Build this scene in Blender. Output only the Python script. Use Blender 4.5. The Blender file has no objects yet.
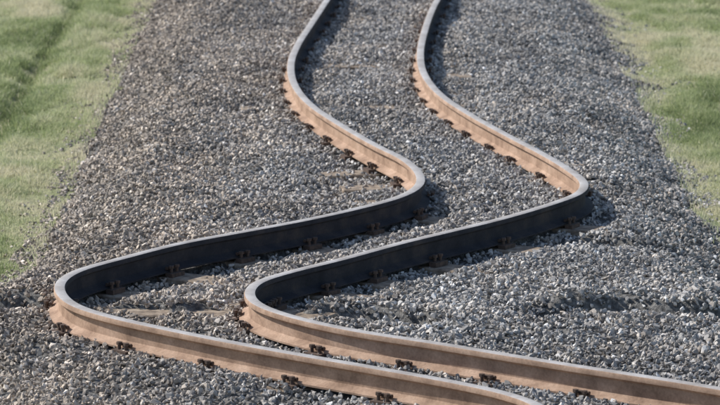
import bpy, bmesh, math, numpy as np
from mathutils import Vector, Matrix
from mathutils.kdtree import KDTree
rng=np.random.default_rng(7)
scene=bpy.context.scene
# ---------------------------------------------------------------- rail paths (metres)
L=[(-.42,150),(-.42,90),(-.42,60),(-.42,45),(-.37,39),(-.27,36),(-.28,34.6),(-.365,33.286),(-.461,31.945),(-.555,30.574),(-.587,29.496),(-.539,28.318),(-.393,27.229),(-.152,26.219),(.11,25.279),(.321,24.616),(.417,23.986),(.396,23.543),(.269,23.155),(0,22.741),(-.388,22.27),(-.764,21.887),(-1.127,21.515),(-1.469,21.028),(-1.687,20.685),(-1.77,20.381),(-1.752,20.028),(-1.635,19.659),(-1.413,19.357),(-1.114,19.064),(-.767,18.75),(-.322,18.39),(.105,18.06),(.47,17.77),(.76,17.49),(.92,17.2),(.96,16.8),(.88,16.2),(.64,15.2),(.2,13.6),(-.2,12),(-.42,10),(-.42,4),(-.42,-25)]
R=[(.71,150),(.71,90),(.71,60),(.71,45),(.76,39),(.84,36),(.81,34.6),(.70,33.286),(.600,31.80),(.524,30.12),(.533,28.90),(.641,27.76),(.849,26.71),(1.113,25.65),(1.330,24.83),(1.472,24.19),(1.540,23.70),(1.488,23.31),(1.298,22.93),(.909,22.34),(.574,21.92),(.250,21.52),(-.122,21.0),(-.421,20.62),(-.604,20.32),(-.645,19.97),(-.575,19.66),(-.338,19.30),(0,18.97),(.382,18.70),(.752,18.42),(1.111,18.15),(1.465,17.90),(1.79,17.66),(2.06,17.40),(2.20,16.95),(2.18,16.4),(1.95,15.2),(1.45,13.6),(.98,11.9),(.71,10),(.71,4),(.71,-25)]
def smooth_path(P,step=0.04):
    P=np.array(P,float); out=[]
    for i in range(len(P)-1):
        p0=P[max(i-1,0)];p1=P[i];p2=P[i+1];p3=P[min(i+2,len(P)-1)]
        t0=0;t1=t0+np.sqrt(np.linalg.norm(p1-p0))+1e-6;t2=t1+np.sqrt(np.linalg.norm(p2-p1));t3=t2+np.sqrt(np.linalg.norm(p3-p2))+1e-6
        n=max(4,int(np.linalg.norm(p2-p1)/0.03))
        t=np.linspace(t1,t2,n,endpoint=False)[:,None]
        A1=(t1-t)/(t1-t0)*p0+(t-t0)/(t1-t0)*p1; A2=(t2-t)/(t2-t1)*p1+(t-t1)/(t2-t1)*p2; A3=(t3-t)/(t3-t2)*p2+(t-t2)/(t3-t2)*p3
        B1=(t2-t)/(t2-t0)*A1+(t-t0)/(t2-t0)*A2; B2=(t3-t)/(t3-t1)*A2+(t-t1)/(t3-t1)*A3
        out.append((t2-t)/(t2-t1)*B1+(t-t1)/(t2-t1)*B2)
    Q=np.vstack(out+[P[-1:]])
    s=np.r_[0,np.cumsum(np.linalg.norm(np.diff(Q,axis=0),axis=1))]
    S=np.arange(0,s[-1],step)
    Q=np.c_[np.interp(S,s,Q[:,0]),np.interp(S,s,Q[:,1])]
    k=np.hanning(13);k/=k.sum()
    Q=np.c_[np.convolve(np.pad(Q[:,0],6,mode='edge'),k,'valid'),np.convolve(np.pad(Q[:,1],6,mode='edge'),k,'valid')]
    return Q
PL=smooth_path(L);PR=smooth_path(R)
def tang(Q):
    T=np.gradient(Q,axis=0);return T/np.linalg.norm(T,axis=1)[:,None]
TL,TR=tang(PL),tang(PR)
PA=np.vstack([PL,PR]);TA=np.vstack([TL,TR])
kd=KDTree(len(PA))
for i,(x,y) in enumerate(PA):kd.insert((x,y,0),i)
kd.balance()
# ---------------------------------------------------------------- value noise
NT=rng.random((256,256))
def vnoise(x,y,seed=0):
    x=x+seed*17.3;y=y+seed*9.1
    xi=np.floor(x).astype(int);yi=np.floor(y).astype(int);fx=x-xi;fy=y-yi
    fx=fx*fx*(3-2*fx);fy=fy*fy*(3-2*fy)
    g=lambda a,b:NT[a%256,b%256]
    return (g(xi,yi)*(1-fx)+g(xi+1,yi)*fx)*(1-fy)+(g(xi,yi+1)*(1-fx)+g(xi+1,yi+1)*fx)*fy
def sstep(a,b,x):
    t=np.clip((x-a)/(b-a),0,1);return t*t*(3-2*t)
def near_rail(X,Y):
    f=kd.find
    idx=np.fromiter((f((x,y,0))[1] for x,y in zip(X.tolist(),Y.tolist())),dtype=np.int64,count=len(X))
    dx=X-PA[idx,0];dy=Y-PA[idx,1];T=TA[idx]
    S=dx*T[:,1]-dy*T[:,0];D=np.hypot(dx,dy)
    D=np.where(D<.3,np.abs(S),D)
    return D,S,T[:,0],T[:,1]
GZ=-0.27
def edgeL(Y): return -1.60-0.60*np.exp(-((Y-20.2)/1.7)**2)
def edgeR(Y): return 1.70+0.78*np.exp(-((Y-16.6)/2.2)**2)+.30*np.exp(-((Y-20.3)/1.5)**2)+.12*np.exp(-((Y-23.6)/1.5)**2)
def toeL(Y): return -2.33-0.40*np.exp(-((Y-20.0)/1.8)**2)+.14*(vnoise(Y*1.3,Y*0+3)-.5)+.12*(vnoise(Y*4,Y*0+5)-.5)
def toeR(Y): return 2.62+0.45*np.exp(-((Y-16.6)/2.4)**2)+.16*(vnoise(Y*1.1,Y*0+13)-.5)+.14*(vnoise(Y*4,Y*0+8)-.5)
def groove(X,Y,pts,w,dep):
    xs=[a[0] for a in pts];ys=[a[1] for a in pts]
    yc=np.interp(X,xs,ys)+.20*(vnoise(X*3.3,X*0,3)-.5)+.10*(vnoise(X*11,X*0,4)-.5)
    on=sstep(xs[0]-.05,xs[0]+.15,X)*(1-sstep(xs[-1]-.15,xs[-1]+.05,X))
    ww=w*(.35+1.1*vnoise(X*7,X*0,6));d=Y-yc
    # far wall stands up where the slab of ballast slid away
    far=np.exp(-(np.maximum(d,0)/ww)**4);nearv=np.exp(-(np.minimum(d,0)/(ww*1.8))**2)
    return on*(-dep*np.where(d>0,far,nearv)+dep*.25*np.exp(-((d-2.3*ww)/(1.4*ww))**2))
def height(X,Y,nr=None):
    h=.010+.05*(vnoise(X*1.1,Y*.6,1)-.5)+.055*(vnoise(X*2.6,Y*1.6,2)-.5)+.03*(vnoise(X*7,Y*4,5)-.5)
    a=np.clip((X-toeL(Y))/(edgeL(Y)-toeL(Y)),0,1);b=np.clip((toeR(Y)-X)/(toeR(Y)-edgeR(Y)),0,1)
    m=np.minimum(a,b);m=.6*m+.4*m*m*(3-2*m)
    h=(GZ-.03)+(h-(GZ-.03))*m
    h+=groove(X,Y,[(-2.7,20.55),(-2.2,20.52),(-1.82,20.42)],.08,.15)
    h+=groove(X,Y,[(-1.5,20.32),(-1.2,20.25),(-.76,20.2)],.06,.11)
    h+=groove(X,Y,[(-.5,20.1),(-.2,20.2),(.1,20.12),(.5,19.95)],.075,.13)
    h+=groove(X,Y,[(1.0,20.20),(1.3,20.36),(1.6,20.42),(1.9,20.34),(2.5,20.1)],.075,.15)
    h+=groove(X,Y,[(1.3,22.6),(1.6,22.5),(2.1,22.3)],.06,.08)
    h+=groove(X,Y,[(-1.9,17.6),(-1.5,17.75),(-1.0,17.6)],.06,.11)
    h+=groove(X,Y,[(1.6,24.6),(1.9,24.4),(2.2,24.4)],.06,.07)
    if nr is None: nr=near_rail(X,Y)
    D,S,TX,TY=nr
    diag=sstep(.2,.5,TX*TY*2)
    right=np.where(S*TY>0,1,0)       # +x side of the rail
    h-=.065*diag*right*np.exp(-((D-.16)/.12)**2)
    k=1-sstep(.07,.22,D);tgt=.014-.035*diag*right
    h=h*(1-k)+np.minimum(h,tgt)*k*.5+tgt*k*.5
    h-=.066*np.exp(-(((X+.02)/.36)**2+((Y-25.0)/1.3)**2)**1.5)*(.55+.9*vnoise(X*9,Y*6,15))
    return h
# ---------------------------------------------------------------- material helpers
def mat(name):
    m=bpy.data.materials.new(name);m.use_nodes=True;nt=m.node_tree
    return m,nt,nt.nodes['Principled BSDF']
def ramp(nt,stops):
    r=nt.nodes.new('ShaderNodeValToRGB');e=r.color_ramp.elements
    while len(e)<len(stops):e.new(.5)
    for i,(q,c) in enumerate(stops):e[i].position=q;e[i].color=(*c,1)
    return r
def noise(nt,scale,detail=6,vec=None,rough=.6):
    n=nt.nodes.new('ShaderNodeTexNoise');n.inputs['Scale'].default_value=scale;n.inputs['Detail'].default_value=detail;n.inputs['Roughness'].default_value=rough
    if vec is None:
        g=nt.nodes.new('ShaderNodeNewGeometry');vec=g.outputs['Position']
    nt.links.new(vec,n.inputs['Vector']);return n
def mix(nt,fac,a,b,mode='MIX'):
    x=nt.nodes.new('ShaderNodeMix');x.data_type='RGBA';x.blend_type=mode
    for s,v in((x.inputs[0],fac),(x.inputs[6],a),(x.inputs[7],b)):
        if isinstance(v,(int,float)):s.default_value=v
        elif isinstance(v,tuple):s.default_value=(*v,1)
        else:nt.links.new(v,s)
    return x.outputs[2]
def attr(nt,n):
    a=nt.nodes.new('ShaderNodeAttribute');a.attribute_name=n;return a
def bump(nt,b,h,st,dist=.01):
    u=nt.nodes.new('ShaderNodeBump');u.inputs['Strength'].default_value=st;u.inputs['Distance'].default_value=dist
    nt.links.new(h,u.inputs['Height']);nt.links.new(u.outputs['Normal'],b.inputs['Normal'])
mS,nt,b=mat('ballast_stone')
a=attr(nt,'tone');r=ramp(nt,[(0,(.14,.137,.135)),(.35,(.29,.282,.272)),(.7,(.48,.46,.435)),(.92,(.63,.61,.58)),(1,(.78,.77,.75))])
nt.links.new(a.outputs['Fac'],r.inputs[0])
n=noise(nt,60,3);c=mix(nt,.35,r.outputs[0],n.outputs[0],'OVERLAY')
aw=attr(nt,'warm');c=mix(nt,aw.outputs['Fac'],c,mix(nt,1.0,c,(1.12,.99,.86),'MULTIPLY'))
nt.links.new(c,b.inputs['Base Color']);b.inputs['Roughness'].default_value=.8;b.inputs['Specular IOR Level'].default_value=.3
mB,nt,b=mat('ballast_bed')
n=noise(nt,30,8);r=ramp(nt,[(.35,(.06,.058,.055)),(.55,(.18,.175,.165)),(.75,(.34,.33,.31))]);nt.links.new(n.outputs[0],r.inputs[0])
nt.links.new(r.outputs[0],b.inputs['Base Color']);b.inputs['Roughness'].default_value=.95;bump(nt,b,n.outputs[0],1,.03)
mG,nt,b=mat('grassland_soil')
n=noise(nt,.9,8);n2=noise(nt,14,6)
r=ramp(nt,[(.3,(.15,.18,.08)),(.5,(.25,.26,.13)),(.7,(.33,.31,.19))]);nt.links.new(n.outputs[0],r.inputs[0])
c=mix(nt,.6,r.outputs[0],n2.outputs[0],'OVERLAY');nt.links.new(c,b.inputs['Base Color']);b.inputs['Roughness'].default_value=1;bump(nt,b,n2.outputs[0],.8,.03)
mGr,nt,b=mat('grass_blade')
a=attr(nt,'tone');r=ramp(nt,[(0,(.23,.28,.13)),(.35,(.37,.43,.21)),(.65,(.52,.55,.33)),(1,(.70,.66,.48))]);nt.links.new(a.outputs['Fac'],r.inputs[0])
nt.links.new(r.outputs[0],b.inputs['Base Color']);b.inputs['Roughness'].default_value=.6;b.inputs['Specular IOR Level'].default_value=.25
tr=nt.nodes.new('ShaderNodeBsdfTranslucent');nt.links.new(r.outputs[0],tr.inputs[0]);ms=nt.nodes.new('ShaderNodeMixShader');ms.inputs[0].default_value=.45
nt.links.new(b.outputs[0],ms.inputs[1]);nt.links.new(tr.outputs[0],ms.inputs[2]);nt.links.new(ms.outputs[0],nt.nodes['Material Output'].inputs[0])
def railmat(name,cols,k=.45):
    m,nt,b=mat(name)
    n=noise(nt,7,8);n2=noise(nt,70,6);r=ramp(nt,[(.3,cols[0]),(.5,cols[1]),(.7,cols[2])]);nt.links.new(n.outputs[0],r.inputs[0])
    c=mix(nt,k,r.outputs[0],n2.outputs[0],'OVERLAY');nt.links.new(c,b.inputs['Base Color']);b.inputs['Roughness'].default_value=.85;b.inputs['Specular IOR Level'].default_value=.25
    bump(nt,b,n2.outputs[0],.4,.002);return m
mR=railmat('rusty_rail_steel',[(.23,.15,.105),(.36,.245,.175),(.47,.335,.25)])
mRd=railmat('shaded_side_rail_steel',[(.020,.021,.026),(.034,.034,.040),(.065,.055,.053)])  # near-black steel: shade painted into the colour of the rails' +X side
mT,nt,b=mat('worn_rail_head')
n=noise(nt,5,8);n2=noise(nt,45,4);r=ramp(nt,[(.35,(.38,.335,.295)),(.6,(.53,.49,.455)),(.8,(.62,.59,.57))]);nt.links.new(n.outputs[0],r.inputs[0])
c=mix(nt,.3,r.outputs[0],n2.outputs[0],'OVERLAY')
nt.links.new(c,b.inputs['Base Color']);b.inputs['Roughness'].default_value=.45;b.inputs['Metallic'].default_value=.2
mW,nt,b=mat('weathered_sleeper_timber')
n=noise(nt,18,8)
r=ramp(nt,[(.3,(.10,.075,.055)),(.5,(.27,.21,.155)),(.7,(.42,.35,.27))]);nt.links.new(n.outputs[0],r.inputs[0]);nt.links.new(r.outputs[0],b.inputs['Base Color']);b.inputs['Roughness'].default_value=.9
bump(nt,b,n.outputs[0],.8,.01)
mF,nt,b=mat('fastener_iron')
n=noise(nt,40,5);r=ramp(nt,[(.3,(.045,.032,.026)),(.7,(.14,.09,.065))]);nt.links.new(n.outputs[0],r.inputs[0]);nt.links.new(r.outputs[0],b.inputs['Base Color']);b.inputs['Roughness'].default_value=.8
# ---------------------------------------------------------------- mesh helper
def mk(name,V,Fc,m,parent=None,smooth=False,attrs=None,mi=None):
    me=bpy.data.meshes.new(name)
    V=np.ascontiguousarray(V,dtype=np.float32);Fc=np.ascontiguousarray(Fc,dtype=np.int32);k=Fc.shape[1]
    me.vertices.add(len(V));me.vertices.foreach_set('co',V.ravel())
    me.loops.add(Fc.size);me.loops.foreach_set('vertex_index',Fc.ravel())
    me.polygons.add(len(Fc));me.polygons.foreach_set('loop_start',np.arange(0,Fc.size,k,dtype=np.int32))
    for q in (m if isinstance(m,list) else [m]):me.materials.append(q)
    if mi is not None:me.polygons.foreach_set('material_index',np.asarray(mi,dtype=np.int32))
    me.polygons.foreach_set('use_smooth',np.full(len(Fc),smooth))
    for an,av in (attrs or {}).items():
        A=me.attributes.new(an,'FLOAT','POINT');A.data.foreach_set('value',np.ascontiguousarray(av,dtype=np.float32))
    me.update(calc_edges=True)
    o=bpy.data.objects.new(name,me);scene.collection.objects.link(o)
    if parent:o.parent=parent
    return o
def grid(xs,ys):
    X,Y=np.meshgrid(xs,ys);nx=len(xs);ny=len(ys)
    i=(np.arange(ny-1)[:,None]*nx+np.arange(nx-1)).ravel()
    return X.ravel(),Y.ravel(),np.c_[i,i+1,i+nx+1,i+nx]
# ---------------------------------------------------------------- ground
def ground_h(X,Y):
    near=np.exp(-(np.abs(X)/14)**4)
    z=GZ+near*(.06*(vnoise(X*.8,Y*.5,11)-.5)+.03*(vnoise(X*3,Y*2,12)-.5))
    z-=.07*np.exp(-((X+3.0+.08*(vnoise(Y*.7,Y*0,2)-.5))/.10)**2)*near   # vehicle rut
    z-=.04*np.exp(-((X+4.6)/.12)**2)*near
    return z
xs=np.r_[-900,-400,-150,-60,-30,-18,np.linspace(-12,12,161),18,30,60,150,400,900]
ys=np.r_[-300,-100,-40,-10,np.linspace(2,60,291),70,90,130,200,400,900,1800]
X,Y,Fc=grid(xs,ys);mk('ground',np.c_[X,Y,ground_h(X,Y)-.03*(np.abs(X-.1)<2.2)*1.0*0-.0],Fc,mG,smooth=True)
# ---------------------------------------------------------------- ballast bed
ballast=bpy.data.objects.new('ballast_gravel',None);scene.collection.objects.link(ballast)
xs=np.linspace(-2.9,3.2,204);ys=np.r_[np.linspace(-25,13,60),np.linspace(13.04,40,675),np.linspace(40.5,150,150)]
X,Y,Fc=grid(xs,ys);NR=near_rail(X,Y);Z=height(X,Y,NR)-.016
mk('bed',np.c_[X,Y,Z],Fc,mB,ballast,smooth=True)
protos=[]
for i in range(40):
    bm=bmesh.new();n=int(rng.integers(8,12))
    for q in rng.normal(size=(n,3)):
        q=q/np.linalg.norm(q)*np.array([1,rng.uniform(.7,.95),rng.uniform(.5,.75)])*rng.uniform(.85,1.1);bm.verts.new(q)
    bmesh.ops.convex_hull(bm,input=bm.verts);bmesh.ops.delete(bm,geom=[v for v in bm.verts if not v.link_faces],context='VERTS')
    bmesh.ops.triangulate(bm,faces=bm.faces);bm.verts.index_update()
    protos.append((np.array([v.co[:] for v in bm.verts]),np.array([[v.index for v in f.verts] for f in bm.faces])));bm.free()
def rots(n):
    a=rng.normal(size=(n,4));a/=np.linalg.norm(a,axis=1)[:,None];w,x,y,z=a.T
    return np.stack([np.stack([1-2*(y*y+z*z),2*(x*y-z*w),2*(x*z+y*w)],-1),np.stack([2*(x*y+z*w),1-2*(x*x+z*z),2*(y*z-x*w)],-1),np.stack([2*(x*z-y*w),2*(y*z+x*w),1-2*(x*x+y*y)],-1)],-2)
def stones(name,N,y0,y1,rmin,rmax):
    X=rng.uniform(-3.2,3.4,N);Y=rng.uniform(y0,y1,N)
    tl=toeL(Y);trr=toeR(Y)
    over=np.maximum(tl-X,X-trr)
    keep=rng.random(N)<np.where(over<0,1,np.exp(-over/.09)*.6)
    X=X[keep];Y=Y[keep]
    NR=near_rail(X,Y);keep=NR[0]>.05;X=X[keep];Y=Y[keep];NR=tuple(a[keep] for a in NR);N=len(X)
    Z=np.maximum(height(X,Y,NR),ground_h(X,Y)-.003)
    rad=rmin+(rmax-rmin)*rng.beta(1.5,2.8,N)
    Z+=rng.uniform(-.014,.012,N)
    # loose stones scattered on the sleeper tops
    loose=(Z<-.02)&(Z>-.13)&(rng.random(N)<.22);Z=np.where(loose&(np.abs(Y-25)<1.6)&(np.abs(X)<.6),-.008,Z)
    Z=np.where(NR[0]<.075,np.minimum(Z,.012),Z)
    tone=np.clip(rng.beta(2.0,2.4,N)*.95+.34*(vnoise(X*2.2,Y*1.2,9)-.5),0,1)
    tone=np.where(rng.random(N)<.03,1,tone)
    warm=np.clip(sstep(.2,-1.8,X)*.9+.6*(vnoise(X*3,Y*2,8)-.3)+rng.normal(0,.25,N),0,1)
    pid=rng.integers(0,len(protos),N);Vs=[];Fs=[];T=[];W=[];off=0
    for k,(pv,pf) in enumerate(protos):
        ii=np.where(pid==k)[0]
        if not len(ii):continue
        v=np.einsum('nij,vj->nvi',rots(len(ii)),pv)*rad[ii][:,None,None]+np.c_[X[ii],Y[ii],Z[ii]][:,None,:]
        Vs.append(v.reshape(-1,3));Fs.append((pf[None]+off+(np.arange(len(ii))*len(pv))[:,None,None]).reshape(-1,3));off+=len(ii)*len(pv)
        T.append(np.repeat(tone[ii],len(pv)));W.append(np.repeat(warm[ii],len(pv)))
    mk(name,np.vstack(Vs),np.vstack(Fs),mS,ballast,attrs={'tone':np.concatenate(T),'warm':np.concatenate(W)})
stones('stones',215000,15.5,37.5,.011,.032)
stones('stones_far',20000,37.5,58,.02,.035)
stones('stones_near',20000,6,15.5,.016,.034)
# ---------------------------------------------------------------- track
track=bpy.data.objects.new('railway_track',None);scene.collection.objects.link(track)
Z0=.012
half=[(0.0635,0),(0.0635,.010),(.022,.024),(.0085,.036),(.0075,.105),(.016,.116),(.034,.122),(.0345,.143),(.030,.150),(.020,.153)]
prof=np.array(half+[(-a,b) for a,b in half[::-1]])
def rail(name,P,T):
    k=len(prof);n=len(P);N=np.c_[T[:,1],-T[:,0]]
    V=np.zeros((n,k,3));V[:,:,:2]=P[:,None,:]+N[:,None,:]*prof[None,:,0,None];V[:,:,2]=Z0+prof[None,:,1]
    i=np.arange(n-1)[:,None]*k;j=np.arange(k);j2=(j+1)%k
    Fc=np.stack([i+j,i+j2,i+k+j2,i+k+j],-1).reshape(-1,4)
    # path runs toward -Y: profile +x lies on the world -X side
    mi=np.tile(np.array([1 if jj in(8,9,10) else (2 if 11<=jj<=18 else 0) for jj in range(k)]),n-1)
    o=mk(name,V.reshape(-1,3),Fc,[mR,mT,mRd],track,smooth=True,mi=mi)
    bm=bmesh.new();bm.from_mesh(o.data);bmesh.ops.recalc_face_normals(bm,faces=bm.faces)
    for e in bm.edges:
        if len(e.link_faces)==2 and e.calc_face_angle(0)>.6:e.smooth=False
    bm.to_mesh(o.data);bm.free()
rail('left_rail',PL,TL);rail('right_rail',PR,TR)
def replicate(name,bm,mats,m):
    bmesh.ops.triangulate(bm,faces=bm.faces);bm.verts.index_update()
    pv=np.array([v.co[:] for v in bm.verts]);pf=np.array([[v.index for v in f.verts] for f in bm.faces]);bm.free()
    V=[];Fs=[]
    for q,M in enumerate(mats):
        M=np.array(M);V.append(pv@M[:3,:3].T+M[:3,3]);Fs.append(pf+q*len(pv))
    mk(name,np.vstack(V),np.vstack(Fs),m,track)
sR=np.r_[0,np.cumsum(np.linalg.norm(np.diff(PL,axis=0),axis=1))]
pos=0.3;sm=[];cm=[];k=0
while pos<sR[-1]-.5:
    i=int(np.searchsorted(sR,pos));p=PL[i];t=TL[i];pos+=.62
    nrm=np.array([-t[1],t[0]])
    ang=math.atan2(nrm[1],nrm[0])*.8
    dv=np.array([math.cos(ang),math.sin(ang)])
    rel=PR-p;al=rel@dv;pe=rel@np.array([-dv[1],dv[0]])
    ok=(al>.7)&(al<1.7)
    if not ok.any():continue
    jj=np.where(ok)[0][np.abs(pe[ok]).argmin()];q=PR[jj];d=(q-p)/np.linalg.norm(q-p);c=(p+q)/2;k+=1
    sm.append(Matrix.Translation((c[0],c[1],-.075-.016+(k%3)*.003+rng.uniform(-.001,.001)))@Matrix.Rotation(math.atan2(d[1],d[0])+rng.normal(0,.015),4,'Z'))
    for pp,tt in((p,t),(q,TR[jj])):cm.append(Matrix.Translation((pp[0],pp[1],0))@Matrix.Rotation(math.atan2(-tt[0],tt[1]),4,'Z'))
bm=bmesh.new();bmesh.ops.create_cube(bm,size=1,matrix=Matrix.Diagonal((2.0,.2,.15,1)));bmesh.ops.bevel(bm,geom=bm.edges[:],offset=.008,segments=1,affect='EDGES')
replicate('sleepers',bm,sm,mW)
bm=bmesh.new()
def box(M,s):bmesh.ops.create_cube(bm,size=1,matrix=M@Matrix.Diagonal((*s,1)))
def cyl(M,rad,h,seg=8):bmesh.ops.create_cone(bm,cap_ends=True,segments=seg,radius1=rad,radius2=rad,depth=h,matrix=M)
T_=Matrix.Translation
for s in(-1,1):
    box(T_((s*.092,0,.000)),(.055,.12,.030))
    for u in(-1,1):
        A=T_((s*.085,u*.028,0));cyl(A@T_((0,0,.030)),.010,.04);cyl(A@T_((0,0,.050)),.017,.016,6)
    cyl(T_((s*.058,0,.040))@Matrix.Rotation(math.pi/2,4,'X'),.011,.085)
replicate('fasteners',bm,cm,mF)
# ---------------------------------------------------------------- grass
def grass(N,side,y0,y1,xin,xout,hs,ws,acc):
    Y=rng.uniform(y0,y1,N);X=rng.uniform(xin,xout,N)*side
    toe=toeL(Y) if side<0 else toeR(Y)
    ins=(X-toe) if side<0 else (toe-X)
    pr=np.where(ins<0,1,np.exp(-ins/.10)*.6)
    cl=vnoise(X*5,Y*3,21)*.6+vnoise(X*14,Y*9,22)*.4
    pr=pr*np.clip((cl-.18)*3.2,.12,1)
    rut=np.exp(-((X+3.0)/.10)**2) if side<0 else 0*X
    pr=pr*(1-.6*rut)
    k=rng.random(N)<pr;X=X[k];Y=Y[k];cl=cl[k];rut=rut[k];ins=ins[k];N=len(X)
    Z=np.where(ins>0,GZ+ins*.3,ground_h(X,Y));D=np.maximum(-ins,0)
    big=.5+1.0*vnoise(X*1.6,Y*1.0,41)
    h=rng.uniform(.5,1.2,N)*hs*(.4+1.1*cl)*(.5+.5*sstep(0,.3,D))*big;w=rng.uniform(.7,1.3,N)*ws
    a=rng.uniform(0,2*np.pi,N);ln=rng.uniform(.2,1.0,N)*h;b=rng.uniform(0,2*np.pi,N)
    A=np.c_[X-np.cos(a)*w,Y-np.sin(a)*w,Z-.01];B=np.c_[X+np.cos(a)*w,Y+np.sin(a)*w,Z-.01]
    Tt=np.c_[X+np.cos(b)*ln,Y+np.sin(b)*ln,Z+h]
    M1=np.c_[X+np.cos(b)*ln*.35+np.cos(a)*w*.8,Y+np.sin(b)*ln*.35+np.sin(a)*w*.8,Z+h*.6]
    M2=np.c_[X+np.cos(b)*ln*.35-np.cos(a)*w*.8,Y+np.sin(b)*ln*.35-np.sin(a)*w*.8,Z+h*.6]
    V=np.stack([A,B,M1,M2,Tt],1).reshape(-1,3);o=np.arange(N)[:,None]*5
    Fc=np.stack([o+[0,1,2],o+[0,2,3],o+[3,2,4]],1).reshape(-1,3)
    tone=.44+.8*(vnoise(X*1.3,Y*.55,31)-.5)+.7*(vnoise(X*4,Y*2.2,32)-.5)+rng.normal(0,.12,N)-.3*rut
    if side>0:tone+=.25*sstep(28.5,32.5,Y)
    else: tone+=.10*sstep(24,33,Y)
    tone+=.25*np.exp(-D/.12)
    tone=np.where(rng.random(N)<.05,.95,tone)
    acc.append((V,Fc,np.repeat(np.clip(tone,0,1),5)))
acc=[]
grass(330000,-1,17.5,39,2.15,4.3,.055,.0032,acc)
grass(230000,1,21,39,2.4,4.1,.055,.0032,acc)
grass(70000,-1,3,70,2.6,9,.07,.006,acc);grass(70000,1,3,70,2.9,9,.07,.006,acc)
V=[];Fs=[];T=[];off=0
for v,f,t in acc:V.append(v);Fs.append(f+off);T.append(t);off+=len(v)
mk('grass',np.vstack(V),np.vstack(Fs),mGr,attrs={'tone':np.concatenate(T)})
# ---------------------------------------------------------------- light
sd=Vector((-.93,.37,0)).normalized();el=math.radians(39)
s=Vector((sd.x*math.cos(el),sd.y*math.cos(el),math.sin(el)))
sun=bpy.data.lights.new('sun','SUN');sun.energy=5.0;sun.angle=math.radians(.5);sun.color=(1,.955,.89)
so=bpy.data.objects.new('sun',sun);scene.collection.objects.link(so);so.rotation_euler=s.to_track_quat('Z','Y').to_euler();so.location=(-20,20,30)
w=bpy.data.worlds.new('World');scene.world=w;w.use_nodes=True;nt=w.node_tree
sk=nt.nodes.new('ShaderNodeTexSky');sk.sky_type='NISHITA';sk.sun_disc=False;sk.sun_elevation=el;sk.sun_rotation=math.atan2(s.x,s.y)
nt.links.new(sk.outputs[0],nt.nodes['Background'].inputs[0]);nt.nodes['Background'].inputs[1].default_value=.14
# ---------------------------------------------------------------- camera
cam=bpy.data.cameras.new('camera');co=bpy.data.objects.new('camera',cam);scene.collection.objects.link(co);scene.camera=co
cam.sensor_width=36;cam.lens=175;cam.clip_end=5000;cam.clip_start=.1
cam.dof.use_dof=True;cam.dof.focus_distance=20.5;cam.dof.aperture_fstop=5.6
co.location=(0,0,4.2+.165);co.rotation_euler=(math.radians(90-10.386),0,0)
scene.view_settings.view_transform='Standard';scene.view_settings.look='None';scene.view_settings.exposure=0
